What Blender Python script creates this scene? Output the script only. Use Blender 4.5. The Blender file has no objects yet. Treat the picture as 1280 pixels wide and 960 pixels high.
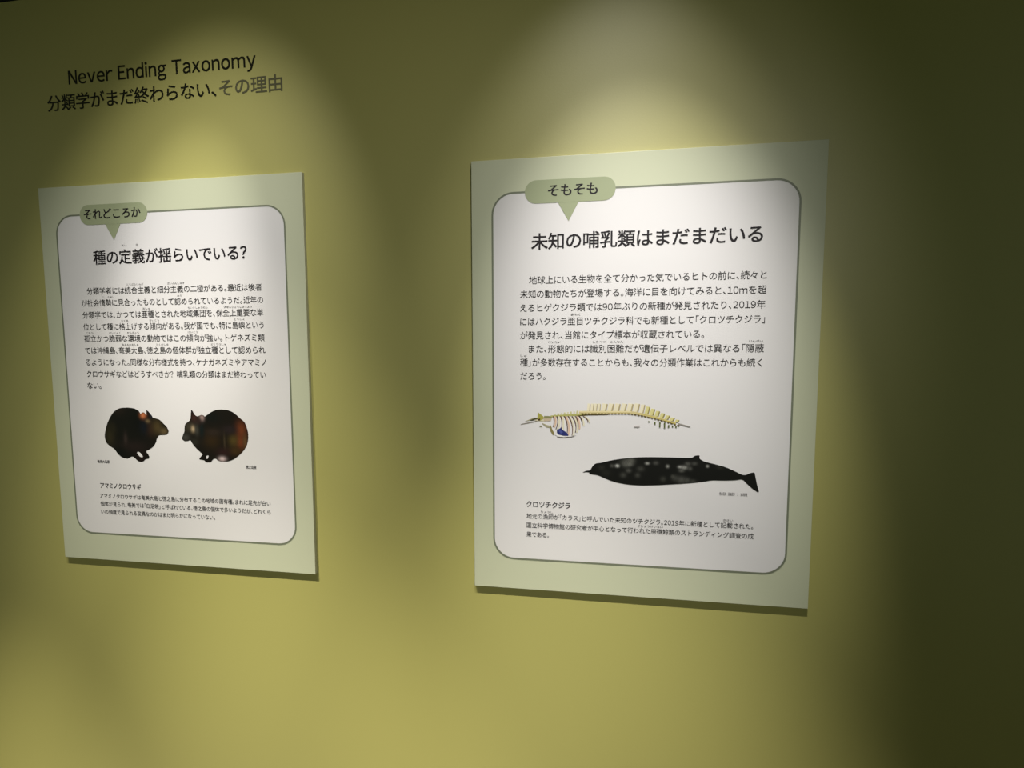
import bpy, math
from mathutils import Matrix, Vector
from mathutils.geometry import delaunay_2d_cdt

# ---------------------------------------------------------------- frame of reference
# x runs right along the wall, z is up, the wall face is the plane y = 0 and the room lies at y < 0.
TOP = 1.90          # height of the panels' top edge
T = 0.0075           # thickness of the panel boards
LEFT_X = -0.9329       # left edge of the left panel (the right panel starts at x = 0)
PW, PH = 0.60, 0.80

sc = bpy.context.scene
# ---------------------------------------------------------------- camera
cam_data = bpy.data.cameras.new('camera')
cam_data.sensor_width = 36.0
cam_data.lens = 15.7540
cam_data.clip_start = 0.02
cam = bpy.data.objects.new('camera', cam_data)
sc.collection.objects.link(cam)
_c = [0.18825, 0.34799, -0.82462]
cam.matrix_world = Matrix.Translation((_c[0], _c[2] - T, TOP - _c[1])) @ Matrix([[0.990594, -0.007118, 0.136651], [0.136814, 0.069334, -0.988167], [-0.002441, 0.997568, 0.069655]]).to_4x4()
sc.camera = cam

# ---------------------------------------------------------------- light and exposure
sc.view_settings.view_transform = 'Standard'
sc.view_settings.look = 'None'
sc.view_settings.gamma = 1.0
sc.view_settings.use_curve_mapping = False
sc.view_settings.exposure = 0.0
world = bpy.data.worlds.new('dark_gallery'); sc.world = world
world.use_nodes = True
bg = world.node_tree.nodes['Background']
bg.inputs['Color'].default_value = (0.86, 1.0, 0.66, 1)
bg.inputs['Strength'].default_value = 0.12

K = 4 * math.pi ** 2 / 0.434
def spot(name, loc, aim, half, strength, col, radius=0.008):
    l = bpy.data.lights.new(name, 'SPOT')
    l.energy = strength * K; l.color = col
    l.spot_size = 2 * half; l.spot_blend = 1.0; l.shadow_soft_size = radius
    o = bpy.data.objects.new(name, l); sc.collection.objects.link(o)
    o.location = loc
    o.rotation_euler = (Vector(aim) - Vector(loc)).to_track_quat('-Z', 'Y').to_euler()
    return o
GAIN = 1.12
NEUTRAL = (1.0, 0.97, 0.95); WARM = (1.0, 0.94, 0.82)
# one row of narrow track lamps, 0.742 m out from the wall and 1.086 m above the panels: (x, aim x, aim below panel top, half angle, log strength)
for _x, _ax, _ad, _half, _i in (
        (-0.27, -0.627, 0.456, 0.317, -0.272),
        (-0.721, -0.418, 2.102, 0.348, 0.524),
        (0.331, 0.237, 0.331, 0.281, -1.15),
        (0.239, 0.31, 0.509, 0.233, 0.306),
        (-0.65, -0.004, 5.0, 0.306, 1.601),
        (-0.836, -1.475, 4.673, 0.231, 2.2),
        (-0.252, 0.888, 5.0, 0.322, 1.507),
        (-0.383, -0.595, 0.205, 0.14, -0.422),
        ):
    spot('track_lamp', (_x, -0.742, TOP + 1.086), (_ax, 0, TOP - _ad), _half, math.exp(_i) * GAIN, NEUTRAL if _ad < 1 else WARM)
spot('added_fill_lamp', (1.011, -2.0, TOP + 0.3), (-0.272, 0, TOP - 0.433), 0.473, math.exp(-0.9) * GAIN, NEUTRAL)  # weak fill added to lift the wall evenly, stands for no known fixture

# ---------------------------------------------------------------- helpers
def lin(h):
    r = []
    for i in (0, 2, 4):
        v = int(h[i:i+2], 16) / 255
        r.append(v / 12.92 if v <= .04045 else ((v + .055) / 1.055) ** 2.4)
    return tuple(r)

def material(name, col, rough=.6, spec=.5, bump=0, scale=200, vary=0, attr=None):
    m = bpy.data.materials.new(name); m.use_nodes = True
    nt = m.node_tree; b = nt.nodes['Principled BSDF']
    b.inputs['Base Color'].default_value = (*col, 1)
    b.inputs['Roughness'].default_value = rough
    b.inputs['Specular IOR Level'].default_value = spec
    if attr:
        a = nt.nodes.new('ShaderNodeAttribute'); a.attribute_name = attr
        nt.links.new(a.outputs['Color'], b.inputs['Base Color'])
    if bump or vary:
        tc = nt.nodes.new('ShaderNodeTexCoord'); n = nt.nodes.new('ShaderNodeTexNoise')
        n.inputs['Scale'].default_value = scale; n.inputs['Detail'].default_value = 4
        nt.links.new(tc.outputs['Object'], n.inputs['Vector'])
        if bump:
            bp = nt.nodes.new('ShaderNodeBump'); bp.inputs['Strength'].default_value = bump
            bp.inputs['Distance'].default_value = 0.001
            nt.links.new(n.outputs['Fac'], bp.inputs['Height']); nt.links.new(bp.outputs['Normal'], b.inputs['Normal'])
        if vary and not attr:
            mx = nt.nodes.new('ShaderNodeMix'); mx.data_type = 'RGBA'
            mx.inputs[6].default_value = (*[c * (1 - vary) for c in col], 1)
            mx.inputs[7].default_value = (*[min(1, c * (1 + vary)) for c in col], 1)
            nt.links.new(n.outputs['Fac'], mx.inputs[0]); nt.links.new(mx.outputs[2], b.inputs['Base Color'])
    return m

WALL = material('olive_wall_paint', (.475,.445,.128), .5, 1.0, .10, 350, .03)
WALL.node_tree.nodes['Principled BSDF'].inputs['IOR'].default_value = 1.62
DARK = material('black_ceiling_paint', (.01, .01, .01), .9)
FLOOR = material('dark_floor', (.05, .045, .04), .7, .5, .2, 60, .15)
BORDER = material('pale_green_print', (.60,.625,.435), .45, .5, .05, 300)
EDGE = material('board_core', (.50, .50, .36), .8, .3)
WHITE = material('white_print', (.80, .78, .76), .45, .5, .05, 300)
RULE = material('grey_green_print', (.20, .22, .15), .45, .5)
TAB = material('sage_print', (.36, .40, .235), .45, .5)
INK = material('black_ink', (.016, .013, .015), .5, .25)
GREY_INK = material('dark_grey_ink', (.045, .04, .04), .5, .4)
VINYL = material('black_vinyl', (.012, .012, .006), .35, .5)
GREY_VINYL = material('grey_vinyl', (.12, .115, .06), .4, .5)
PICTURE = material('picture_print', (.1, .1, .1), .45, .4, attr='ink')

def mesh_object(name, verts, faces, mat, parent=None):
    me = bpy.data.meshes.new(name); me.from_pydata(verts, [], faces); me.update()
    o = bpy.data.objects.new(name, me); sc.collection.objects.link(o)
    if mat: me.materials.append(mat)
    if parent: o.parent = parent
    return o

def box(name, a, b, mat, parent=None, bevel=0):
    (x0, y0, z0), (x1, y1, z1) = a, b
    v = [(x, y, z) for x in (x0, x1) for y in (y0, y1) for z in (z0, z1)]
    f = [(0, 1, 3, 2), (4, 6, 7, 5), (0, 4, 5, 1), (2, 3, 7, 6), (0, 2, 6, 4), (1, 5, 7, 3)]
    o = mesh_object(name, v, f, mat, parent)
    if bevel:
        md = o.modifiers.new('bevel', 'BEVEL'); md.width = bevel; md.segments = 2
    return o

# panel coordinates: u right from the panel's left edge, v down from its top edge, layer = print layer on the face
def at(u, v, layer): return (u, -T - 0.0002 * layer, -v)
def flat(name, poly, layer, mat, parent):
    o = mesh_object(name, [at(u, v, layer) for u, v in poly], [tuple(range(len(poly)))], mat, parent)
    face_room(o); return o
def face_room(o):
    o.data.update()
    for p in o.data.polygons:
        if p.normal.y > 0: p.flip()
    o.data.update()

def rounded(x0, y0, x1, y1, r, n=10):
    pts = []
    for cx, cy, a0 in ((x1 - r, y0 + r, -90), (x1 - r, y1 - r, 0), (x0 + r, y1 - r, 90), (x0 + r, y0 + r, 180)):
        for i in range(n + 1):
            a = math.radians(a0 + 90 * i / n); pts.append((cx + r * math.cos(a), cy + r * math.sin(a)))
    return pts

_glyphs = {}
def glyph(ch, weight):
    if (ch, weight) not in _glyphs:
        c = bpy.data.curves.new('t', 'FONT'); c.body = ch; c.size = 1; c.resolution_u = 3
        o = bpy.data.objects.new('t', c); sc.collection.objects.link(o)
        dg = bpy.context.evaluated_depsgraph_get(); dg.update()
        me = bpy.data.meshes.new_from_object(o.evaluated_get(dg))
        v = [(p.co.x, p.co.y, 0) for p in me.vertices]; f = [tuple(p.vertices) for p in me.polygons]
        if weight:      # a bolder cut: the strokes widened by four shifted copies
            n = len(v); v0, f0 = v, f; v, f = [], []
            for k, (dx, dy) in enumerate(((-1, -.6), (1, -.6), (1, .6), (-1, .6))):
                v += [(a + dx * weight, b + dy * weight, k * .06) for a, b, _ in v0]; f += [tuple(i + k * n for i in q) for q in f0]
        _glyphs[ch, weight] = (v, f)
        bpy.data.objects.remove(o); bpy.data.meshes.remove(me); bpy.data.curves.remove(c)
    return _glyphs[ch, weight]

def text_shape(s, weight, gap=.09):
    """sets a line glyph by glyph: kana and kanji on a full em, brackets and stops on half an em, Latin by its ink"""
    V, F, x = [], [], 0.0
    for ch in s:
        if ch == ' ': x += .30 * EM; continue
        latin = '!' <= ch <= '~'
        v, f = glyph(chr(ord(ch) + 0xFEE0) if latin else ch, weight)
        a = min(p[0] for p in v); b = max(p[0] for p in v)
        if latin: dx, adv = x - a + gap / 2 * EM, b - a + gap * EM
        elif ch in '、。」': dx, adv = x, .5 * EM
        elif ch == '「': dx, adv = x - .5 * EM, .5 * EM
        else: dx, adv = x, EM
        off = len(V); V += [(p[0] + dx, p[1], p[2]) for p in v]; F += [tuple(i + off for i in t) for t in f]
        x += adv
    return V, F
_kv, _ = glyph('国', 0)
EM = (max(p[1] for p in _kv) - min(p[1] for p in _kv)) / 0.90      # one em of the glyphs
MID = (max(p[1] for p in _kv) + min(p[1] for p in _kv)) / 2

def text_lines(name, lines, layer, mat, parent, weight=0.0):
    """lines: (string, ink left, ink right, centre v, em height); right None keeps natural width"""
    V, F = [], []
    for s, x0, x1, vc, em in lines:
        v, f = text_shape(s, weight)
        a, b = min(p[0] for p in v), max(p[0] for p in v)
        sy = em / EM; sx = sy if x1 is None else (x1 - x0) / (b - a)
        off = len(V)
        V += [at(x0 + (x - a) * sx, vc - (y - MID) * sy, layer + k) for x, y, k in v]
        F += [tuple(i + off for i in t) for t in f]
    o = mesh_object(name, V, F, mat, parent); face_room(o); return o

def inside(p, poly):
    x, y = p; r = False; j = len(poly) - 1
    for i in range(len(poly)):
        (xi, yi), (xj, yj) = poly[i], poly[j]
        if (yi > y) != (yj > y) and x < (xj - xi) * (y - yi) / (yj - yi) + xi: r = not r
        j = i
    return r

def smooth(poly, it=2):
    for _ in range(it):
        q = []
        for i, (x, y) in enumerate(poly):
            X, Y = poly[(i + 1) % len(poly)]
            q += [(.8 * x + .2 * X, .8 * y + .2 * Y), (.2 * x + .8 * X, .2 * y + .8 * Y)]
        poly = q
    return poly

def picture(name, poly, base, blots, layer, parent, step=.0011, gap=None):
    """a cut-out picture printed on the board: a fine mesh with one ink colour per vertex"""
    poly = smooth(poly, 1)
    hole = smooth(gap, 1) if gap else None
    pts = [Vector(p) for p in poly]; n = len(pts); edges = [(i, (i + 1) % n) for i in range(n)]
    if hole:
        k = len(pts); pts += [Vector(p) for p in hole]; edges += [(k + i, k + (i + 1) % len(hole)) for i in range(len(hole))]
    xs = [p[0] for p in poly]; ys = [p[1] for p in poly]
    j = 0; y = min(ys)
    while y < max(ys):
        x = min(xs) + (j % 2) * step / 2
        while x < max(xs):
            if inside((x, y), poly): pts.append(Vector((x, y)))
            x += step
        y += step * .87; j += 1
    v, _, f, *_ = delaunay_2d_cdt(pts, edges, [], 0, 1e-6)
    keep = []
    for t in f:
        c = sum((v[i] for i in t), Vector((0, 0))) / len(t)
        if inside(c, poly) and not (hole and inside(c, hole)): keep.append(tuple(t))
    o = mesh_object(name, [at(p.x, p.y, layer) for p in v], keep, PICTURE, parent); face_room(o)
    ca = o.data.color_attributes.new('ink', 'FLOAT_COLOR', 'POINT')
    b0 = lin(base); bl = [(x, y, rx * 1.15, ry * 1.15, lin(h)) for x, y, rx, ry, h in blots]
    for i, p in enumerate(v):
        c = list(b0)
        for x, y, rx, ry, h in bl:
            d = ((p.x - x) / rx) ** 2 + ((p.y - y) / ry) ** 2
            if d < 6:
                w = math.exp(-d)
                c = [a * (1 - w) + b * w for a, b in zip(c, h)]
        g = 1 + .3 * math.sin(p.x * 2100 + p.y * 900 + 2 * math.sin(p.y * 1700)) + .2 * math.sin(p.y * 2900 - p.x * 1300)
        ca.data[i].color = (c[0] * g, c[1] * g, c[2] * g, 1)
    return o

def poly_picture(name, shapes, layer, parent):
    V, F, Cc = [], [], []
    for k, (h, poly) in enumerate(shapes):
        off = len(V); pv = [Vector(p) for p in poly]
        v, _, f, *_ = delaunay_2d_cdt(pv, [(i, (i + 1) % len(pv)) for i in range(len(pv))], [], 1, 1e-7)
        V += [at(p.x, p.y, layer + k * .02) for p in v]; F += [tuple(i + off for i in t) for t in f]; Cc += [lin(h)] * len(v)
    o = mesh_object(name, V, F, PICTURE, parent); face_room(o)
    ca = o.data.color_attributes.new('ink', 'FLOAT_COLOR', 'POINT')
    for i, c in enumerate(Cc): ca.data[i].color = (*c, 1)
    return o

# ---------------------------------------------------------------- the setting
WALL_TOP = TOP + 0.3825
w = box('wall_back', (-4.0, 0, 0), (3.0, .12, WALL_TOP), WALL); w['kind'] = 'structure'
f = box('floor', (-4.0, -4.0, -.05), (3.0, .6, 0), FLOOR); f['kind'] = 'structure'
c = box('ceiling', (-4.0, -4.0, 3.4), (3.0, 1.6, 3.45), DARK); c['kind'] = 'structure'
k = box('wall_beyond', (-4.0, 1.5, 0), (3.0, 1.6, 3.4), DARK); k['kind'] = 'structure'

# ---------------------------------------------------------------- measured outlines (metres on the panel face)
RABBIT_A = [(0.1668,0.463),(0.1851,0.462),(0.1995,0.4633),(0.2101,0.468),(0.2137,0.473),(0.215,0.4759),(0.2179,0.4718),(0.2239,0.4718),(0.2271,0.4773),(0.2286,0.4773),(0.2286,0.4661),(0.2334,0.4692),(0.2401,0.4763),(0.2441,0.4834),(0.2504,0.484),(0.2592,0.4863),(0.2676,0.4941),(0.276,0.5018),(0.2799,0.5105),(0.275,0.5181),(0.266,0.5188),(0.2552,0.5195),(0.2503,0.5263),(0.247,0.536),(0.241,0.5442),(0.2316,0.5501),(0.2219,0.5544),(0.2256,0.5595),(0.2297,0.5655),(0.2285,0.5703),(0.2215,0.5714),(0.2173,0.5739),(0.2153,0.5764),(0.2079,0.5783),(0.2008,0.5761),(0.1956,0.5713),(0.1896,0.5667),(0.1849,0.5676),(0.1773,0.5719),(0.1681,0.5714),(0.1592,0.5676),(0.1522,0.5612),(0.1455,0.5516),(0.1366,0.547),(0.1278,0.5407),(0.1238,0.5326),(0.1232,0.5229),(0.1263,0.5114),(0.131,0.4983),(0.1374,0.4869),(0.1456,0.4754),(0.1554,0.4672)]
RABBIT_A_GAP = [(0.1994,0.5566),(0.2058,0.5561),(0.2118,0.5619),(0.2145,0.5675),(0.209,0.5685),(0.2021,0.563)]
RABBIT_A_SPOTS = [(0.161,0.4671,0.0145,0.0097,'1c140e'),(0.1365,0.5242,0.0097,0.021,'2a2413'),(0.1432,0.5078,0.0081,0.0097,'1e1a0c'),(0.1745,0.533,0.004,0.0129,'332824'),(0.192,0.5455,0.0322,0.0113,'1e1411'),(0.2065,0.4936,0.0161,0.0193,'040402'),(0.2364,0.5058,0.0097,0.0145,'2b1a10'),(0.2528,0.5023,0.0097,0.0129,'46391e'),(0.2682,0.5116,0.0081,0.0064,'5b4c30'),(0.2202,0.4782,0.0056,0.0056,'c8764a'),(0.2302,0.49,0.0048,0.0035,'6c5a3c'),(0.2087,0.5677,0.0097,0.0097,'1b0c08'),(0.1598,0.5594,0.0161,0.0097,'050503'),(0.2401,0.4771,0.0032,0.0048,'20202c'),(0.2203,0.503,0.0081,0.0129,'0a0e16')]
RABBIT_B = [(0.335,0.4637),(0.3383,0.4668),(0.3414,0.4738),(0.3464,0.4776),(0.3507,0.4776),(0.3579,0.4743),(0.3633,0.4755),(0.3654,0.4784),(0.3735,0.4733),(0.3824,0.4677),(0.3929,0.4636),(0.4032,0.4627),(0.4151,0.4633),(0.4269,0.4662),(0.4368,0.4722),(0.4465,0.4806),(0.4554,0.4874),(0.46,0.4981),(0.4628,0.5104),(0.4621,0.5244),(0.4581,0.5369),(0.45,0.548),(0.4411,0.5561),(0.4304,0.5642),(0.4217,0.5684),(0.4113,0.5711),(0.3975,0.5715),(0.3907,0.5694),(0.3866,0.5656),(0.3819,0.5657),(0.3772,0.5698),(0.3749,0.5738),(0.3627,0.5742),(0.3594,0.5696),(0.3464,0.5684),(0.3529,0.5618),(0.3567,0.557),(0.3483,0.5509),(0.34,0.5432),(0.3334,0.5354),(0.3295,0.5276),(0.3241,0.5301),(0.3161,0.5311),(0.3093,0.5265),(0.3125,0.5185),(0.3165,0.5105),(0.3179,0.4962),(0.3238,0.4914),(0.332,0.4857),(0.3334,0.4755)]
RABBIT_B_GAP = [(0.3643,0.5607),(0.3679,0.559),(0.3704,0.5605),(0.3674,0.5669),(0.3645,0.5662)]
RABBIT_B_SPOTS = [(0.447,0.5045,0.0097,0.0145,'6a3418'),(0.4441,0.5295,0.0081,0.0129,'6b3218'),(0.4551,0.5292,0.0048,0.0129,'5a4024'),(0.4289,0.5267,0.0097,0.0113,'4a3c18'),(0.4312,0.5485,0.0129,0.0081,'3b2a10'),(0.3791,0.528,0.0177,0.0145,'2c1e0b'),(0.3835,0.5106,0.0145,0.0064,'2a2018'),(0.4215,0.5051,0.0145,0.0081,'241a1a'),(0.3818,0.4794,0.0161,0.0097,'0a0d0a'),(0.3569,0.5065,0.0048,0.0145,'0c1616'),(0.4082,0.5304,0.0019,0.0145,'3a3020'),(0.4054,0.5524,0.0145,0.0081,'2a1614'),(0.3285,0.5008,0.0097,0.0097,'3a3528'),(0.3184,0.5231,0.0081,0.0064,'3c3a34'),(0.3373,0.5045,0.0039,0.0055,'b09a78'),(0.3418,0.4816,0.0064,0.0081,'3c241e'),(0.3589,0.4806,0.0045,0.0055,'a08880'),(0.3502,0.4878,0.0064,0.0064,'2b1c18'),(0.3456,0.5067,0.0042,0.0097,'3a3830'),(0.4012,0.5659,0.0068,0.0042,'cdb8b4'),(0.3389,0.5321,0.0081,0.0064,'26241c')]
WHALE = [(0.2044,0.569),(0.2126,0.5651),(0.2194,0.5643),(0.2234,0.5563),(0.2288,0.5511),(0.2396,0.5494),(0.2557,0.5447),(0.2797,0.5401),(0.3088,0.537),(0.3429,0.536),(0.374,0.5361),(0.3972,0.536),(0.4002,0.5337),(0.4034,0.5314),(0.4111,0.5307),(0.4104,0.5345),(0.412,0.5382),(0.4203,0.5423),(0.4381,0.5461),(0.4559,0.5509),(0.4711,0.5576),(0.4826,0.5634),(0.4888,0.5637),(0.4973,0.5594),(0.5035,0.5584),(0.505,0.5658),(0.5079,0.5791),(0.5127,0.5956),(0.502,0.5888),(0.4918,0.5798),(0.484,0.5714),(0.4716,0.5738),(0.4516,0.5751),(0.4313,0.5753),(0.4187,0.5785),(0.3957,0.5821),(0.3648,0.5852),(0.3387,0.5878),(0.3097,0.5895),(0.2858,0.5885),(0.267,0.5856),(0.2507,0.5806),(0.2344,0.5733),(0.2208,0.5716),(0.2167,0.5711),(0.2186,0.5685),(0.2126,0.5679)]
WHALE_SPOTS = [(0.2838,0.5474,0.0084,0.0058,'46463f'),(0.2917,0.5444,0.0058,0.0045,'5a5a52'),(0.2892,0.5508,0.0045,0.0029,'6a6a62'),(0.2825,0.5502,0.0045,0.0045,'55554e'),(0.2679,0.5543,0.0029,0.0023,'b8b8b0'),(0.3209,0.5482,0.0029,0.0019,'9a9a92'),(0.2585,0.5546,0.0029,0.0026,'4a4a44'),(0.3358,0.5471,0.0039,0.0029,'45453f'),(0.3563,0.5525,0.0023,0.0023,'8a8a82'),(0.3092,0.5585,0.0052,0.0039,'3a3a34'),(0.288,0.5625,0.0039,0.0032,'4a4a44'),(0.2788,0.5712,0.0045,0.0039,'3c3c36'),(0.3041,0.5708,0.0039,0.0039,'3a3a34'),(0.3848,0.5538,0.0048,0.0029,'8a8a82'),(0.3775,0.5529,0.0029,0.0019,'a0a098'),(0.391,0.5468,0.0039,0.0029,'50504a'),(0.4025,0.5461,0.0039,0.0026,'45453f'),(0.3803,0.5599,0.0039,0.0023,'55554e'),(0.3951,0.5553,0.0029,0.0029,'4a4a44'),(0.4246,0.55,0.0019,0.0019,'9a9a92'),(0.3697,0.5734,0.0052,0.0045,'3c3c36'),(0.3806,0.5763,0.0058,0.0052,'4a4a44'),(0.3904,0.5768,0.0045,0.0039,'45453f'),(0.4008,0.5783,0.0039,0.0029,'3c3c36'),(0.3489,0.5761,0.0039,0.0039,'36362f'),(0.3657,0.5708,0.0026,0.0026,'44443c'),(0.2397,0.5586,0.0052,0.0045,'24241e'),(0.4459,0.5518,0.0045,0.0026,'26261f'),(0.2479,0.5681,0.0065,0.0052,'1e1e18')]
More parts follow.
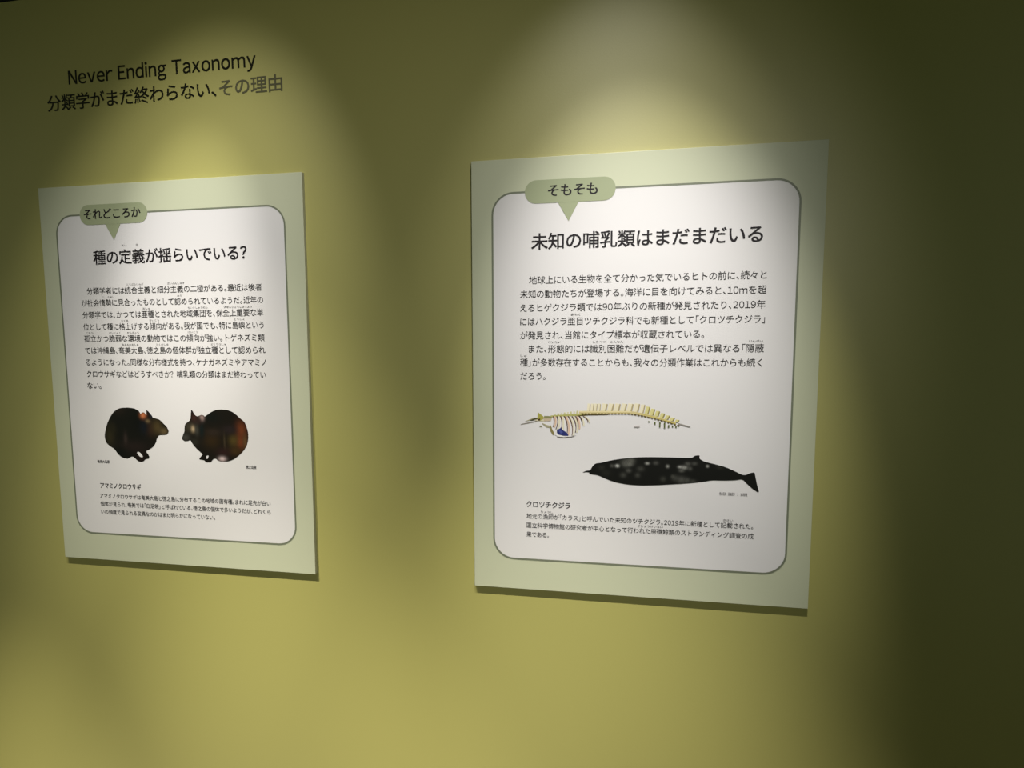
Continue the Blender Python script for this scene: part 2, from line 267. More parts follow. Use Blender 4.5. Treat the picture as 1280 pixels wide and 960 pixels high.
SKELETON = [('8f877a',[(0.0903,0.4811),(0.1023,0.4781),(0.1205,0.4741),(0.1219,0.4755),(0.1037,0.4797),(0.091,0.4824)]),('a39d7c',[(0.0974,0.4759),(0.1149,0.4686),(0.1233,0.4684),(0.1236,0.4698),(0.1079,0.474)]),('4c4a30',[(0.1065,0.474),(0.1163,0.4697),(0.1233,0.4698),(0.1226,0.4712),(0.1121,0.4742)]),('d8cfae',[(0.1149,0.4728),(0.1233,0.4712),(0.1344,0.4721),(0.1344,0.4752),(0.1219,0.4745)]),('aaa44f',[(0.1226,0.4583),(0.1267,0.4611),(0.1316,0.4649),(0.1347,0.4686),(0.1302,0.4725),(0.125,0.4744),(0.1216,0.4707)]),('4a3818',[(0.1219,0.4712),(0.1268,0.4697),(0.1272,0.4737),(0.1236,0.474)]),('8b8a5c',[(0.1344,0.4648),(0.1483,0.4652),(0.1483,0.4694),(0.1337,0.4693)]),('c9b79a',[(0.133,0.4696),(0.1483,0.4694),(0.1469,0.474),(0.1344,0.4749)]),('8b8a68',[(0.1254,0.4835),(0.1303,0.4829),(0.1303,0.4857),(0.1261,0.4861)]),('a9a383',[(0.1303,0.4781),(0.14,0.4818),(0.1469,0.4834),(0.1463,0.4873),(0.1386,0.4861),(0.1317,0.4806)]),('8c8250',[(0.1455,0.4803),(0.1497,0.4901),(0.1539,0.4984),(0.1505,0.5006),(0.1459,0.4929)]),('b5b36a',[(0.1462,0.4638),(0.1717,0.4617),(0.1935,0.46),(0.2125,0.459),(0.2125,0.4624),(0.1935,0.4638),(0.1717,0.4648),(0.1469,0.467)]),('5b4d20',[(0.1935,0.4636),(0.2071,0.4611),(0.2502,0.4593),(0.2502,0.4612),(0.2125,0.4627),(0.1949,0.4649)]),('dad5b2',[(0.1524,0.4631),(0.1565,0.4628),(0.156,0.4606),(0.1535,0.4606)]),('c9c590',[(0.1582,0.4628),(0.1623,0.4624),(0.1618,0.4596),(0.1593,0.4597)]),('dad5b2',[(0.164,0.4624),(0.1681,0.4621),(0.1675,0.4587),(0.1651,0.4588)]),('c9c590',[(0.1697,0.462),(0.1739,0.4617),(0.1733,0.4578),(0.1708,0.4578)]),('dad5b2',[(0.1755,0.4616),(0.1796,0.4613),(0.179,0.4569),(0.1766,0.4569)]),('c9c590',[(0.1812,0.4613),(0.1853,0.4609),(0.1848,0.4559),(0.1823,0.456)]),('dad5b2',[(0.187,0.4609),(0.1911,0.4606),(0.1905,0.455),(0.188,0.4551)]),('c9c590',[(0.1927,0.4605),(0.1968,0.4602),(0.1962,0.4541),(0.1937,0.4541)]),('e0c0a4',[(0.1521,0.4651),(0.1532,0.4679),(0.154,0.4708),(0.1543,0.4737),(0.1542,0.4767),(0.1538,0.4797),(0.153,0.4827),(0.1518,0.4858),(0.1546,0.4858),(0.1558,0.4827),(0.1567,0.4796),(0.1571,0.4766),(0.1572,0.4737),(0.1569,0.4708),(0.1562,0.4679),(0.1552,0.4651)]),('6d4f3b',[(0.1499,0.4651),(0.151,0.468),(0.1517,0.4709),(0.152,0.4738),(0.152,0.4767),(0.1516,0.4797),(0.1509,0.4828),(0.1498,0.4859),(0.151,0.4858),(0.1522,0.4827),(0.1531,0.4797),(0.1536,0.4767),(0.1537,0.4737),(0.1534,0.4708),(0.1528,0.4679),(0.1519,0.4651)]),('e6dfc2',[(0.159,0.465),(0.1601,0.4683),(0.1607,0.4716),(0.1609,0.475),(0.1607,0.4785),(0.16,0.482),(0.1589,0.4856),(0.1573,0.4892),(0.1601,0.4891),(0.1617,0.4855),(0.1629,0.4819),(0.1636,0.4784),(0.1639,0.475),(0.1637,0.4716),(0.1631,0.4682),(0.1621,0.4649)]),('54392f',[(0.1568,0.465),(0.1579,0.4683),(0.1585,0.4717),(0.1587,0.4751),(0.1585,0.4785),(0.1578,0.482),(0.1568,0.4856),(0.1553,0.4892),(0.1566,0.4892),(0.1581,0.4856),(0.1593,0.482),(0.16,0.4785),(0.1603,0.475),(0.1602,0.4716),(0.1597,0.4683),(0.1588,0.465)]),('e6dfc2',[(0.1659,0.4649),(0.1672,0.4685),(0.1681,0.4722),(0.1685,0.476),(0.1686,0.4798),(0.1683,0.4838),(0.1675,0.4877),(0.1663,0.4918),(0.1691,0.4917),(0.1703,0.4877),(0.1711,0.4837),(0.1715,0.4798),(0.1714,0.4759),(0.171,0.4722),(0.1702,0.4685),(0.1689,0.4648)]),('6d4f3b',[(0.1637,0.4649),(0.165,0.4686),(0.1658,0.4723),(0.1663,0.476),(0.1664,0.4799),(0.1661,0.4838),(0.1654,0.4878),(0.1643,0.4918),(0.1656,0.4918),(0.1667,0.4878),(0.1675,0.4838),(0.1679,0.4799),(0.1679,0.476),(0.1675,0.4722),(0.1668,0.4685),(0.1656,0.4649)]),('e0c0a4',[(0.1728,0.4648),(0.175,0.4695),(0.1767,0.4743),(0.1779,0.4792),(0.1785,0.4842),(0.1787,0.4894),(0.1783,0.4946),(0.1774,0.5),(0.1801,0.4999),(0.1811,0.4945),(0.1815,0.4893),(0.1814,0.4842),(0.1808,0.4791),(0.1796,0.4742),(0.178,0.4694),(0.1758,0.4647)]),('54392f',[(0.1706,0.4648),(0.1728,0.4695),(0.1744,0.4743),(0.1756,0.4792),(0.1763,0.4843),(0.1765,0.4894),(0.1762,0.4946),(0.1754,0.5),(0.1766,0.5),(0.1775,0.4946),(0.1779,0.4894),(0.1778,0.4842),(0.1772,0.4792),(0.1762,0.4743),(0.1746,0.4695),(0.1725,0.4648)]),('e6dfc2',[(0.1796,0.4646),(0.1826,0.4694),(0.1849,0.4743),(0.1866,0.4793),(0.1876,0.4844),(0.188,0.4896),(0.1878,0.495),(0.187,0.5004),(0.1897,0.5004),(0.1906,0.4949),(0.1908,0.4896),(0.1905,0.4844),(0.1894,0.4793),(0.1878,0.4743),(0.1855,0.4694),(0.1826,0.4646)]),('6d4f3b',[(0.1774,0.4647),(0.1803,0.4695),(0.1826,0.4744),(0.1843,0.4794),(0.1854,0.4845),(0.1859,0.4897),(0.1857,0.495),(0.185,0.5005),(0.1862,0.5004),(0.1871,0.495),(0.1873,0.4897),(0.1869,0.4844),(0.1859,0.4793),(0.1844,0.4743),(0.1822,0.4694),(0.1793,0.4646)]),('e6dfc2',[(0.1865,0.4645),(0.1892,0.4686),(0.1914,0.4727),(0.1929,0.4769),(0.1939,0.4812),(0.1942,0.4856),(0.1939,0.4901),(0.1931,0.4947),(0.1958,0.4947),(0.1967,0.4901),(0.197,0.4856),(0.1967,0.4812),(0.1958,0.4769),(0.1943,0.4727),(0.1922,0.4685),(0.1895,0.4645)]),('54392f',[(0.1843,0.4646),(0.187,0.4686),(0.1891,0.4728),(0.1907,0.477),(0.1917,0.4813),(0.1921,0.4857),(0.1919,0.4902),(0.1911,0.4948),(0.1923,0.4947),(0.1932,0.4902),(0.1935,0.4857),(0.1932,0.4813),(0.1923,0.4769),(0.1908,0.4727),(0.1888,0.4686),(0.1862,0.4645)]),('e0c0a4',[(0.1933,0.4644),(0.1948,0.4677),(0.196,0.471),(0.197,0.4743),(0.1976,0.4778),(0.198,0.4812),(0.1981,0.4848),(0.1978,0.4883),(0.2005,0.4883),(0.2008,0.4847),(0.2008,0.4812),(0.2005,0.4777),(0.1999,0.4743),(0.199,0.4709),(0.1978,0.4676),(0.1963,0.4644)]),('6d4f3b',[(0.1911,0.4644),(0.1926,0.4677),(0.1938,0.471),(0.1948,0.4744),(0.1954,0.4778),(0.1958,0.4813),(0.196,0.4848),(0.1958,0.4884),(0.1971,0.4884),(0.1973,0.4848),(0.1973,0.4812),(0.197,0.4778),(0.1964,0.4743),(0.1955,0.471),(0.1944,0.4677),(0.193,0.4644)]),('e6dfc2',[(0.2001,0.4643),(0.2018,0.4667),(0.2032,0.4692),(0.2042,0.4717),(0.205,0.4742),(0.2054,0.4768),(0.2055,0.4793),(0.2053,0.4819),(0.208,0.4819),(0.2082,0.4793),(0.2082,0.4767),(0.2078,0.4741),(0.2071,0.4716),(0.2061,0.4691),(0.2047,0.4667),(0.2031,0.4642)]),('54392f',[(0.1979,0.4643),(0.1996,0.4668),(0.2009,0.4692),(0.202,0.4717),(0.2028,0.4742),(0.2032,0.4768),(0.2034,0.4794),(0.2033,0.482),(0.2045,0.482),(0.2047,0.4793),(0.2047,0.4768),(0.2043,0.4742),(0.2036,0.4717),(0.2026,0.4692),(0.2014,0.4667),(0.1998,0.4643)]),('e6dfc2',[(0.2069,0.4642),(0.2095,0.4658),(0.2117,0.4675),(0.2134,0.4692),(0.2147,0.4708),(0.2155,0.4725),(0.2158,0.4742),(0.2156,0.4759),(0.2183,0.4759),(0.2185,0.4742),(0.2183,0.4725),(0.2175,0.4708),(0.2163,0.4691),(0.2146,0.4674),(0.2125,0.4658),(0.2098,0.4641)]),('6d4f3b',[(0.2047,0.4642),(0.2073,0.4659),(0.2095,0.4675),(0.2112,0.4692),(0.2125,0.4709),(0.2134,0.4726),(0.2137,0.4743),(0.2137,0.476),(0.2149,0.4759),(0.2151,0.4742),(0.2148,0.4725),(0.214,0.4709),(0.2128,0.4692),(0.2112,0.4675),(0.2091,0.4658),(0.2066,0.4642)]),('2b3370',[(0.1578,0.4906),(0.1635,0.4877),(0.1656,0.4855),(0.1674,0.4897),(0.1735,0.4935),(0.179,0.4978),(0.1781,0.5015),(0.1705,0.5011),(0.1611,0.4991),(0.1581,0.4955)]),('4b5596',[(0.1608,0.4919),(0.1649,0.4909),(0.1691,0.4945),(0.165,0.4974)]),('f2efea',[(0.1525,0.4987),(0.1608,0.4996),(0.1719,0.5019),(0.1842,0.5016),(0.1719,0.5036),(0.1609,0.503)]),('6e6862',[(0.1575,0.5036),(0.1719,0.5039),(0.1856,0.5019),(0.1938,0.4996),(0.1856,0.5033),(0.1719,0.5053),(0.1595,0.505)]),('efe6c6',[(0.2123,0.4552),(0.2162,0.4552),(0.2177,0.4412),(0.2137,0.4406)]),('b5a67c',[(0.2162,0.4552),(0.2177,0.4552),(0.219,0.4422),(0.2177,0.4412)]),('efe6c6',[(0.2186,0.4551),(0.2224,0.4551),(0.2239,0.4412),(0.2201,0.4405)]),('b5a67c',[(0.2224,0.4551),(0.2239,0.4551),(0.2253,0.4421),(0.2239,0.4412)]),('efe6c6',[(0.2248,0.455),(0.2286,0.455),(0.2301,0.4411),(0.2263,0.4404)]),('b5a67c',[(0.2286,0.455),(0.2301,0.455),(0.2314,0.442),(0.2301,0.4411)]),('efe6c6',[(0.231,0.455),(0.2347,0.4549),(0.2361,0.441),(0.2324,0.4404)]),('b5a67c',[(0.2347,0.4549),(0.2361,0.4549),(0.2374,0.4419),(0.2361,0.441)]),('efe6c6',[(0.2369,0.4549),(0.244,0.4547),(0.2474,0.4409),(0.2402,0.4403)]),('b5a67c',[(0.244,0.4547),(0.2468,0.4547),(0.2498,0.4418),(0.2474,0.4409)]),('efe6c6',[(0.2484,0.4547),(0.2555,0.4546),(0.2588,0.4407),(0.2517,0.4401)]),('b5a67c',[(0.2555,0.4546),(0.2583,0.4545),(0.2612,0.4416),(0.2588,0.4407)]),('efe6c6',[(0.2599,0.4545),(0.267,0.4544),(0.2702,0.4406),(0.2631,0.44)]),('b5a67c',[(0.267,0.4544),(0.2697,0.4543),(0.2726,0.4415),(0.2702,0.4406)]),('efe6c6',[(0.2713,0.4543),(0.2784,0.4542),(0.2816,0.4404),(0.2745,0.4398)]),('b5a67c',[(0.2784,0.4542),(0.2811,0.4542),(0.284,0.4413),(0.2816,0.4404)]),('efe6c6',[(0.2827,0.4541),(0.2897,0.454),(0.2929,0.4403),(0.2859,0.4397)]),('b5a67c',[(0.2897,0.454),(0.2924,0.454),(0.2953,0.4412),(0.2929,0.4403)]),('efe6c6',[(0.294,0.4548),(0.301,0.4547),(0.3042,0.4401),(0.2972,0.4395)]),('b5a67c',[(0.301,0.4547),(0.3037,0.4547),(0.3066,0.441),(0.3042,0.4401)]),('efe6c6',[(0.3054,0.4567),(0.3107,0.4566),(0.3138,0.4414),(0.3085,0.4408)]),('b5a67c',[(0.3107,0.4566),(0.3128,0.4565),(0.3156,0.4423),(0.3138,0.4414)]),('ddd592',[(0.314,0.4584),(0.3194,0.4583),(0.3225,0.4452),(0.3172,0.4446)]),('9a8e4c',[(0.3194,0.4583),(0.3214,0.4583),(0.3243,0.4461),(0.3225,0.4452)]),('ddd592',[(0.3227,0.4604),(0.328,0.4603),(0.3312,0.449),(0.3258,0.4484)]),('9a8e4c',[(0.328,0.4603),(0.3301,0.4603),(0.3329,0.4499),(0.3312,0.449)]),('ddd592',[(0.3313,0.4626),(0.3366,0.4625),(0.3398,0.4528),(0.3345,0.4522)]),('9a8e4c',[(0.3366,0.4625),(0.3387,0.4625),(0.3415,0.4537),(0.3398,0.4528)]),('ddd592',[(0.3399,0.4649),(0.3452,0.4648),(0.3484,0.4566),(0.3431,0.456)]),('9a8e4c',[(0.3452,0.4648),(0.3473,0.4648),(0.3502,0.4575),(0.3484,0.4566)]),('ddd592',[(0.3485,0.4674),(0.3538,0.4673),(0.357,0.4604),(0.3517,0.4598)]),('9a8e4c',[(0.3538,0.4673),(0.3559,0.4672),(0.3587,0.4613),(0.357,0.4604)]),('ddd592',[(0.3571,0.47),(0.3624,0.4699),(0.3656,0.4641),(0.3603,0.4636)]),('9a8e4c',[(0.3624,0.4699),(0.3644,0.4698),(0.3673,0.465),(0.3656,0.4641)]),('ddd592',[(0.3657,0.4727),(0.3704,0.4726),(0.3737,0.4679),(0.3689,0.4673)]),('9a8e4c',[(0.3704,0.4726),(0.3723,0.4725),(0.3752,0.4688),(0.3737,0.4679)]),('d8c890',[(0.198,0.4546),(0.2021,0.4546),(0.2062,0.4545),(0.2102,0.4544),(0.2143,0.4544),(0.2183,0.4543),(0.2224,0.4543),(0.2264,0.4542),(0.2304,0.4541),(0.2345,0.4541),(0.2385,0.454),(0.2425,0.4539),(0.2465,0.4539),(0.2505,0.4538),(0.2545,0.4538),(0.2585,0.4537),(0.2625,0.4536),(0.2665,0.4536),(0.2705,0.4535),(0.2745,0.4535),(0.2784,0.4534),(0.2824,0.4533),(0.2864,0.4533),(0.2903,0.4536),(0.2943,0.454),(0.2982,0.4546),(0.3022,0.4553),(0.3061,0.456),(0.3101,0.4568),(0.314,0.4576),(0.3179,0.4585),(0.3219,0.4594),(0.3258,0.4604),(0.3297,0.4614),(0.3337,0.4624),(0.3376,0.4634),(0.3415,0.4645),(0.3454,0.4656),(0.3493,0.4668),(0.3532,0.468),(0.3571,0.4691),(0.361,0.4704),(0.3649,0.4716),(0.3688,0.4729),(0.3688,0.4762),(0.3649,0.475),(0.3611,0.4738),(0.3572,0.4727),(0.3533,0.4716),(0.3494,0.4705),(0.3455,0.4694),(0.3416,0.4684),(0.3376,0.4674),(0.3337,0.4664),(0.3298,0.4654),(0.3259,0.4645),(0.322,0.4636),(0.318,0.4628),(0.3141,0.462),(0.3102,0.4613),(0.3062,0.4605),(0.3023,0.4599),(0.2983,0.4592),(0.2944,0.4587),(0.2904,0.4582),(0.2864,0.4579),(0.2825,0.458),(0.2785,0.458),(0.2745,0.4581),(0.2706,0.4582),(0.2666,0.4582),(0.2626,0.4583),(0.2586,0.4584),(0.2546,0.4584),(0.2506,0.4585),(0.2466,0.4586),(0.2426,0.4586),(0.2386,0.4587),(0.2345,0.4587),(0.2305,0.4588),(0.2265,0.4589),(0.2224,0.4589),(0.2184,0.459),(0.2143,0.4591),(0.2103,0.4591),(0.2062,0.4592),(0.2021,0.4593),(0.198,0.4593)]),('f0e2b0',[(0.198,0.4552),(0.2021,0.4551),(0.2062,0.4551),(0.2102,0.455),(0.2143,0.4549),(0.2183,0.4549),(0.2224,0.4548),(0.2264,0.4547),(0.2305,0.4547),(0.2345,0.4546),(0.2385,0.4546),(0.2425,0.4545),(0.2465,0.4544),(0.2505,0.4544),(0.2545,0.4543),(0.2585,0.4542),(0.2625,0.4542),(0.2665,0.4541),(0.2705,0.4541),(0.2745,0.454),(0.2784,0.4539),(0.2824,0.4539),(0.2864,0.4538),(0.2903,0.4541),(0.2904,0.4553),(0.2864,0.455),(0.2824,0.4551),(0.2785,0.4552),(0.2745,0.4552),(0.2705,0.4553),(0.2665,0.4554),(0.2626,0.4554),(0.2586,0.4555),(0.2546,0.4555),(0.2506,0.4556),(0.2466,0.4557),(0.2425,0.4557),(0.2385,0.4558),(0.2345,0.4559),(0.2305,0.4559),(0.2264,0.456),(0.2224,0.456),(0.2183,0.4561),(0.2143,0.4562),(0.2102,0.4562),(0.2062,0.4563),(0.2021,0.4564),(0.198,0.4564)]),('c9b95e',[(0.3062,0.4574),(0.3101,0.4581),(0.314,0.459),(0.318,0.4599),(0.3219,0.4608),(0.3258,0.4617),(0.3298,0.4627),(0.3337,0.4637),(0.3376,0.4648),(0.3415,0.4659),(0.3454,0.467),(0.3493,0.4681),(0.3532,0.4693),(0.3571,0.4705),(0.361,0.4717),(0.3649,0.4729),(0.3688,0.4742),(0.3688,0.4756),(0.3649,0.4743),(0.361,0.4731),(0.3571,0.4718),(0.3532,0.4707),(0.3493,0.4695),(0.3454,0.4684),(0.3415,0.4672),(0.3376,0.4662),(0.3337,0.4651),(0.3298,0.4641),(0.3259,0.4631),(0.3219,0.4621),(0.318,0.4612),(0.3141,0.4603),(0.3101,0.4595),(0.3062,0.4587)]),('6b5a2a',[(0.2021,0.4587),(0.2062,0.4587),(0.2059,0.4611),(0.2024,0.4612)]),('6b5a2a',[(0.2081,0.4586),(0.2121,0.4586),(0.2119,0.461),(0.2084,0.4611)]),('6b5a2a',[(0.214,0.4585),(0.2181,0.4585),(0.2178,0.4609),(0.2143,0.461)]),('6b5a2a',[(0.22,0.4584),(0.224,0.4584),(0.2238,0.4609),(0.2203,0.4609)]),('6b5a2a',[(0.2259,0.4583),(0.23,0.4583),(0.2297,0.4608),(0.2262,0.4608)]),('6b5a2a',[(0.2318,0.4582),(0.2359,0.4582),(0.2356,0.4607),(0.2321,0.4607)]),('6b5a2a',[(0.2377,0.4581),(0.2418,0.4581),(0.2415,0.4606),(0.238,0.4606)]),('6b5a2a',[(0.2436,0.4581),(0.2477,0.458),(0.2474,0.4605),(0.2439,0.4605)]),('6b5a2a',[(0.2495,0.458),(0.2535,0.4579),(0.2533,0.4604),(0.2498,0.4604)]),('6b5a2a',[(0.2554,0.4579),(0.2594,0.4578),(0.2592,0.4603),(0.2557,0.4603)]),('6b5a2a',[(0.2613,0.4578),(0.2652,0.4577),(0.265,0.4602),(0.2616,0.4602)]),('6b5a2a',[(0.2671,0.4577),(0.2711,0.4576),(0.2709,0.4601),(0.2674,0.4601)]),('6b5a2a',[(0.2729,0.4576),(0.2769,0.4575),(0.2767,0.46),(0.2732,0.46)]),('6b5a2a',[(0.2788,0.4575),(0.2827,0.4574),(0.2825,0.4599),(0.2791,0.4599)]),('6b5a2a',[(0.2846,0.4574),(0.2885,0.4575),(0.2883,0.4599),(0.2849,0.4598)]),('6b5a2a',[(0.2904,0.4576),(0.2943,0.4581),(0.2941,0.4605),(0.2907,0.4601)]),('6b5a2a',[(0.2962,0.4584),(0.3001,0.459),(0.2999,0.4614),(0.2965,0.4608)]),('6b5a2a',[(0.302,0.4593),(0.3059,0.46),(0.3057,0.4624),(0.3023,0.4618)]),('6b5a2a',[(0.3078,0.4603),(0.3117,0.4611),(0.3115,0.4635),(0.3081,0.4627)]),('6b5a2a',[(0.3136,0.4614),(0.3175,0.4623),(0.3173,0.4646),(0.3139,0.4638)]),('6b5a2a',[(0.3193,0.4626),(0.3233,0.4635),(0.323,0.4658),(0.3196,0.465)]),('6b5a2a',[(0.3251,0.4639),(0.329,0.4648),(0.3288,0.4671),(0.3254,0.4662)]),('6b5a2a',[(0.3308,0.4652),(0.3348,0.4662),(0.3345,0.4685),(0.3311,0.4675)]),('6b5a2a',[(0.3366,0.4666),(0.3405,0.4677),(0.3403,0.47),(0.3369,0.4689)]),('6b5a2a',[(0.3423,0.4681),(0.3462,0.4692),(0.346,0.4715),(0.3426,0.4704)]),('6b5a2a',[(0.3481,0.4697),(0.352,0.4708),(0.3517,0.473),(0.3484,0.4719)]),('6b5a2a',[(0.3538,0.4713),(0.3577,0.4725),(0.3575,0.4746),(0.3541,0.4735)]),('6b5a2a',[(0.3595,0.4729),(0.3634,0.4742),(0.3632,0.4763),(0.3598,0.4752)]),('6b5a2a',[(0.3652,0.4746),(0.3691,0.4759),(0.3689,0.478),(0.3655,0.4769)]),('6b5a2a',[(0.3709,0.4764),(0.3748,0.4777),(0.3746,0.4798),(0.3712,0.4786)]),('5f6636',[(0.3211,0.4712),(0.3237,0.4711),(0.3234,0.4728),(0.3208,0.4728)]),('5f6636',[(0.3315,0.4726),(0.3341,0.4726),(0.3339,0.4769),(0.3313,0.477)]),('5f6636',[(0.34,0.4725),(0.3425,0.4724),(0.3425,0.4819),(0.3399,0.482)]),('5f6636',[(0.3481,0.4739),(0.3507,0.4739),(0.3507,0.4834),(0.3481,0.4834)]),('5f6636',[(0.3552,0.4776),(0.3578,0.4775),(0.3576,0.4821),(0.355,0.4822)]),('5f6636',[(0.3621,0.4788),(0.3646,0.4787),(0.3644,0.4815),(0.3619,0.4815)]),('5f6636',[(0.3679,0.4794),(0.3704,0.4793),(0.3702,0.482),(0.3677,0.4821)]),('b9b2ae',[(0.2963,0.4796),(0.3065,0.4794),(0.3063,0.4826),(0.2968,0.4828)]),('9a948c',[(0.3726,0.4737),(0.3842,0.4765),(0.3945,0.4795),(0.3933,0.4806),(0.383,0.4784),(0.3727,0.4759)])]

# ---------------------------------------------------------------- panels
def thing(name, loc, label, cat, group=None):
    o = bpy.data.objects.new(name, None); o.empty_display_size = .1
    sc.collection.objects.link(o); o.location = loc
    o['label'] = label; o['category'] = cat
    if group: o['group'] = group
    return o

def ruby(lines):
    return [(s, x - len(s) * .0028, x + len(s) * .0028, v - .0012, .0046) for s, x, v in lines]

def panel(x, label, tab_words, tab_ext, title, title_ext, body, rubies, heading, heading_end, notes):
    root = thing('display_panel', (x, 0, TOP), label, 'panel', 'explanation panels on the green wall')
    board = box('board', (0, -T, -PH), (PW, 0.0, 0), BORDER, root, .0006)
    board.data.materials.append(EDGE)
    for p in board.data.polygons:
        if abs(p.normal.y) < .5: p.material_index = 1
    outer = rounded(.0372, .0582, .5618, .7420, .040); inner = rounded(.0404, .0614, .5586, .7388, .0368)
    n = len(outer)
    r = mesh_object('outline', [at(u, v, 2) for u, v in outer + inner], [(i, (i + 1) % n, n + (i + 1) % n, n + i) for i in range(n)], RULE, root)
    face_room(r); r['label'] = 'grey-green rounded outline'
    flat('white_field', inner, 1, WHITE, root)['label'] = 'white text area with rounded corners'
    # speech-bubble tab
    b = rounded(.0985, .0400, .2585, .0808, .0203)
    tab = flat('speech_bubble_tab', b, 3, TAB, root); tab['label'] = 'sage green pill-shaped tab'
    flat('pointer', [(.158, .0806), (.1945, .0806), (.1768, .1135)], 3, TAB, tab)
    text_lines('tab_lettering', [(tab_words, tab_ext[0], tab_ext[1], .0597, .0222)], 4, INK, tab, .018)
    text_lines('title', [(title, title_ext[0], title_ext[1], .1485, .0305)], 3, INK, root, .014)
    text_lines('body_text', [(s, a, bb, .2168 + i * .02491, .0153) for i, (s, a, bb) in enumerate(body)], 3, INK, root, .0)
    text_lines('reading_aids', ruby(rubies), 3, GREY_INK, root, 0)['kind'] = 'stuff'
    text_lines('caption_heading', [(heading, .1012 if x > -.1 else .104, heading_end, .6330, .0128)], 3, INK, root, .012)
    text_lines('caption_text', [(s, .1015, bb, .6560 + i * .0177, .0108) for i, (s, bb) in enumerate(notes)], 3, INK, root, .0)
    return root

left = panel(LEFT_X, 'left framed explanation panel with two dark rabbit pictures, under the wall heading',
    'それどころか', (.1085, .2430), '種の定義が揺らいでいる？', (.1240, .4768),
    [('分類学者には統合主義と細分主義の二極がある。最近は後者', .1030, .5066),
     ('が社会情勢に見合ったものとして認められているようだ。近年の', .0880, .5080),
     ('分類学では、かつては亜種とされた地域集団を、保全上重要な単', .0886, .5072),
     ('位として種に格上げする傾向がある。我が国でも、特に島嶼という', .0888, .5070),
     ('孤立かつ脆弱な環境の動物ではこの傾向が強い。トゲネズミ類', .0886, .5080),
     ('では沖縄島、奄美大島、徳之島の個体群が独立種として認められ', .0890, .5085),
     ('るようになった。同様な分布様式を持つ、ケナガネズミやアマミノ', .0888, .5090),
     ('クロウサギなどはどうすべきか？哺乳類の分類はまだ終わってい', .0890, .5075),
     ('ない。', .0886, .1230)],
    [('てい', .2000, .1262), ('ぎ', .2300, .1262), ('とうごうしゅぎ', .2200, .2060), ('さいぶんしゅぎ', .3150, .2060), ('じょうせい', .155, .2310), ('みと', .322, .2310),
     ('あしゅ', .2430, .2560), ('ちいきしゅうだん', .3620, .2560), ('ほぜんじょうじゅうよう', .4520, .2560), ('かくあ', .1900, .2805), ('けいこう', .2600, .2805), ('とうしょ', .4540, .2805),
     ('こりつ', .1030, .3055), ('ぜいじゃく', .1640, .3055), ('かんきょう', .2080, .3055), ('けいこう', .3480, .3055), ('あまみおおしま', .2000, .3305), ('とくのしま', .2760, .3305), ('どくりつしゅ', .4050, .3305)],
    'アマミノクロウサギ', .2046,
    [('アマミノクロウサギは奄美大島と徳之島に分布するこの地域の固有種。まれに足先が白い', .5064),
     ('個体が見られ、奄美では「白足袋」と呼ばれている。徳之島の個体で多いようだが、どれくら', .5055),
     ('いの頻度で見られる変異なのかはまだ明らかになっていない。', .3777)])
picture('rabbit_picture', RABBIT_A, '0b0905', RABBIT_A_SPOTS, 3, left, gap=RABBIT_A_GAP)['label'] = 'dark brown rabbit facing right, orange ear'
picture('rabbit_picture', RABBIT_B, '130e08', RABBIT_B_SPOTS, 3, left, gap=RABBIT_B_GAP)['label'] = 'dark rabbit facing left, reddish-brown flank'
text_lines('picture_credit', [('奄美大島産', .1007, .1310, .5803, .0072)], 3, INK, left, .01)
text_lines('picture_credit', [('徳之島産', .4541, .4778, .5812, .0072)], 3, INK, left, .01)

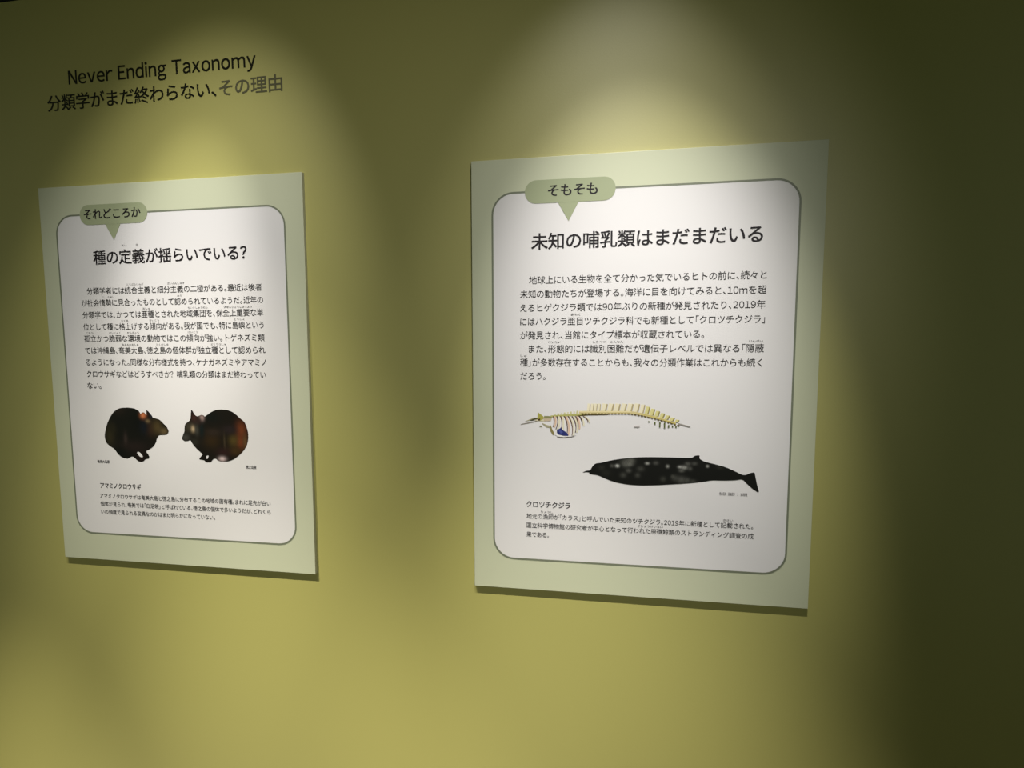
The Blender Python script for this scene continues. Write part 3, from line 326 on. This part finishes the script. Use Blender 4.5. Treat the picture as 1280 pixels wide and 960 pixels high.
right = panel(0.0, 'right framed explanation panel with a whale skeleton and a black whale picture',
    'そもそも', (.1400, .2276), '未知の哺乳類はまだまだいる', (.1100, .5035),
    [('地球上にいる生物を全て分かった気でいるヒトの前に、続々と', .1062, .5118),
     ('未知の動物たちが登場する。海洋に目を向けてみると、10mを超', .0897, .5122),
     ('えるヒゲクジラ類では90年ぶりの新種が発見されたり、2019年', .0897, .5113),
     ('にはハクジラ亜目ツチクジラ科でも新種として「クロツチクジラ」', .0897, .5112),
     ('が発見され、当館にタイプ標本が収蔵されている。', .0897, .4127),
     ('また、形態的には識別困難だが遺伝子レベルでは異なる「隠蔽', .1056, .5115),
     ('種」が多数存在することからも、我々の分類作業はこれからも続く', .0897, .5092),
     ('だろう。', .0900, .1365)],
    [('あもく', .1905, .2805), ('けいたい', .1530, .3300), ('しきべつ', .2330, .3300), ('こんなん', .2640, .3300), ('いんぺい', .4980, .3300), ('しゅ', .0960, .3548)],
    'クロツチクジラ', .1835,
    [('地元の漁師が「カラス」と呼んでいた未知のツチクジラ。2019年に新種として記載された。', .5042),
     ('国立科学博物館の研究者が中心となって行われた座礁鯨類のストランディング調査の成', .5056),
     ('果である。', .1436)])
text_lines('reading_aids', ruby([('りょうし', .1400, .6480), ('きさい', .4620, .6480), ('ざしょうげいるい', .3280, .6660)]), 3, GREY_INK, right, 0)['kind'] = 'stuff'
poly_picture('skeleton_picture', SKELETON, 3, right)['label'] = 'cream whale skeleton with a blue shoulder blade'
picture('whale_picture', WHALE, '0d0d09', WHALE_SPOTS, 3, right)['label'] = 'black beaked whale with pale scars'
text_lines('picture_credit', [('標本写真・画像提供', .4458, .4720, .5990, .0062), ('：', .4760, .4775, .5990, .0062), ('当館蔵', .4815, .4927, .5990, .0058)], 3, GREY_INK, right, 0)

# ---------------------------------------------------------------- lettering applied to the wall itself
def wall_text(name, lines, mat, parent, weight):
    o = text_lines(name, lines, 0, mat, parent, weight)
    for v in o.data.vertices: v.co.y += T - .0004
    o.data.update(); return o
english = wall_text('wall_lettering', [('Never Ending Taxonomy', -.8490, -.4255, -.2195, .0355)], VINYL, None, .014)
english.location.z = TOP; english['label'] = 'black English heading line, upper of the two lines on the wall'
english['category'] = 'lettering'
japanese = wall_text('wall_lettering', [('分類学がまだ終わらない、', -.9040, -.5125, -.1715, .0335)], VINYL, None, .012)
japanese.location.z = TOP; japanese['label'] = 'Japanese heading line below the English one, black turning grey at right'
japanese['category'] = 'lettering'
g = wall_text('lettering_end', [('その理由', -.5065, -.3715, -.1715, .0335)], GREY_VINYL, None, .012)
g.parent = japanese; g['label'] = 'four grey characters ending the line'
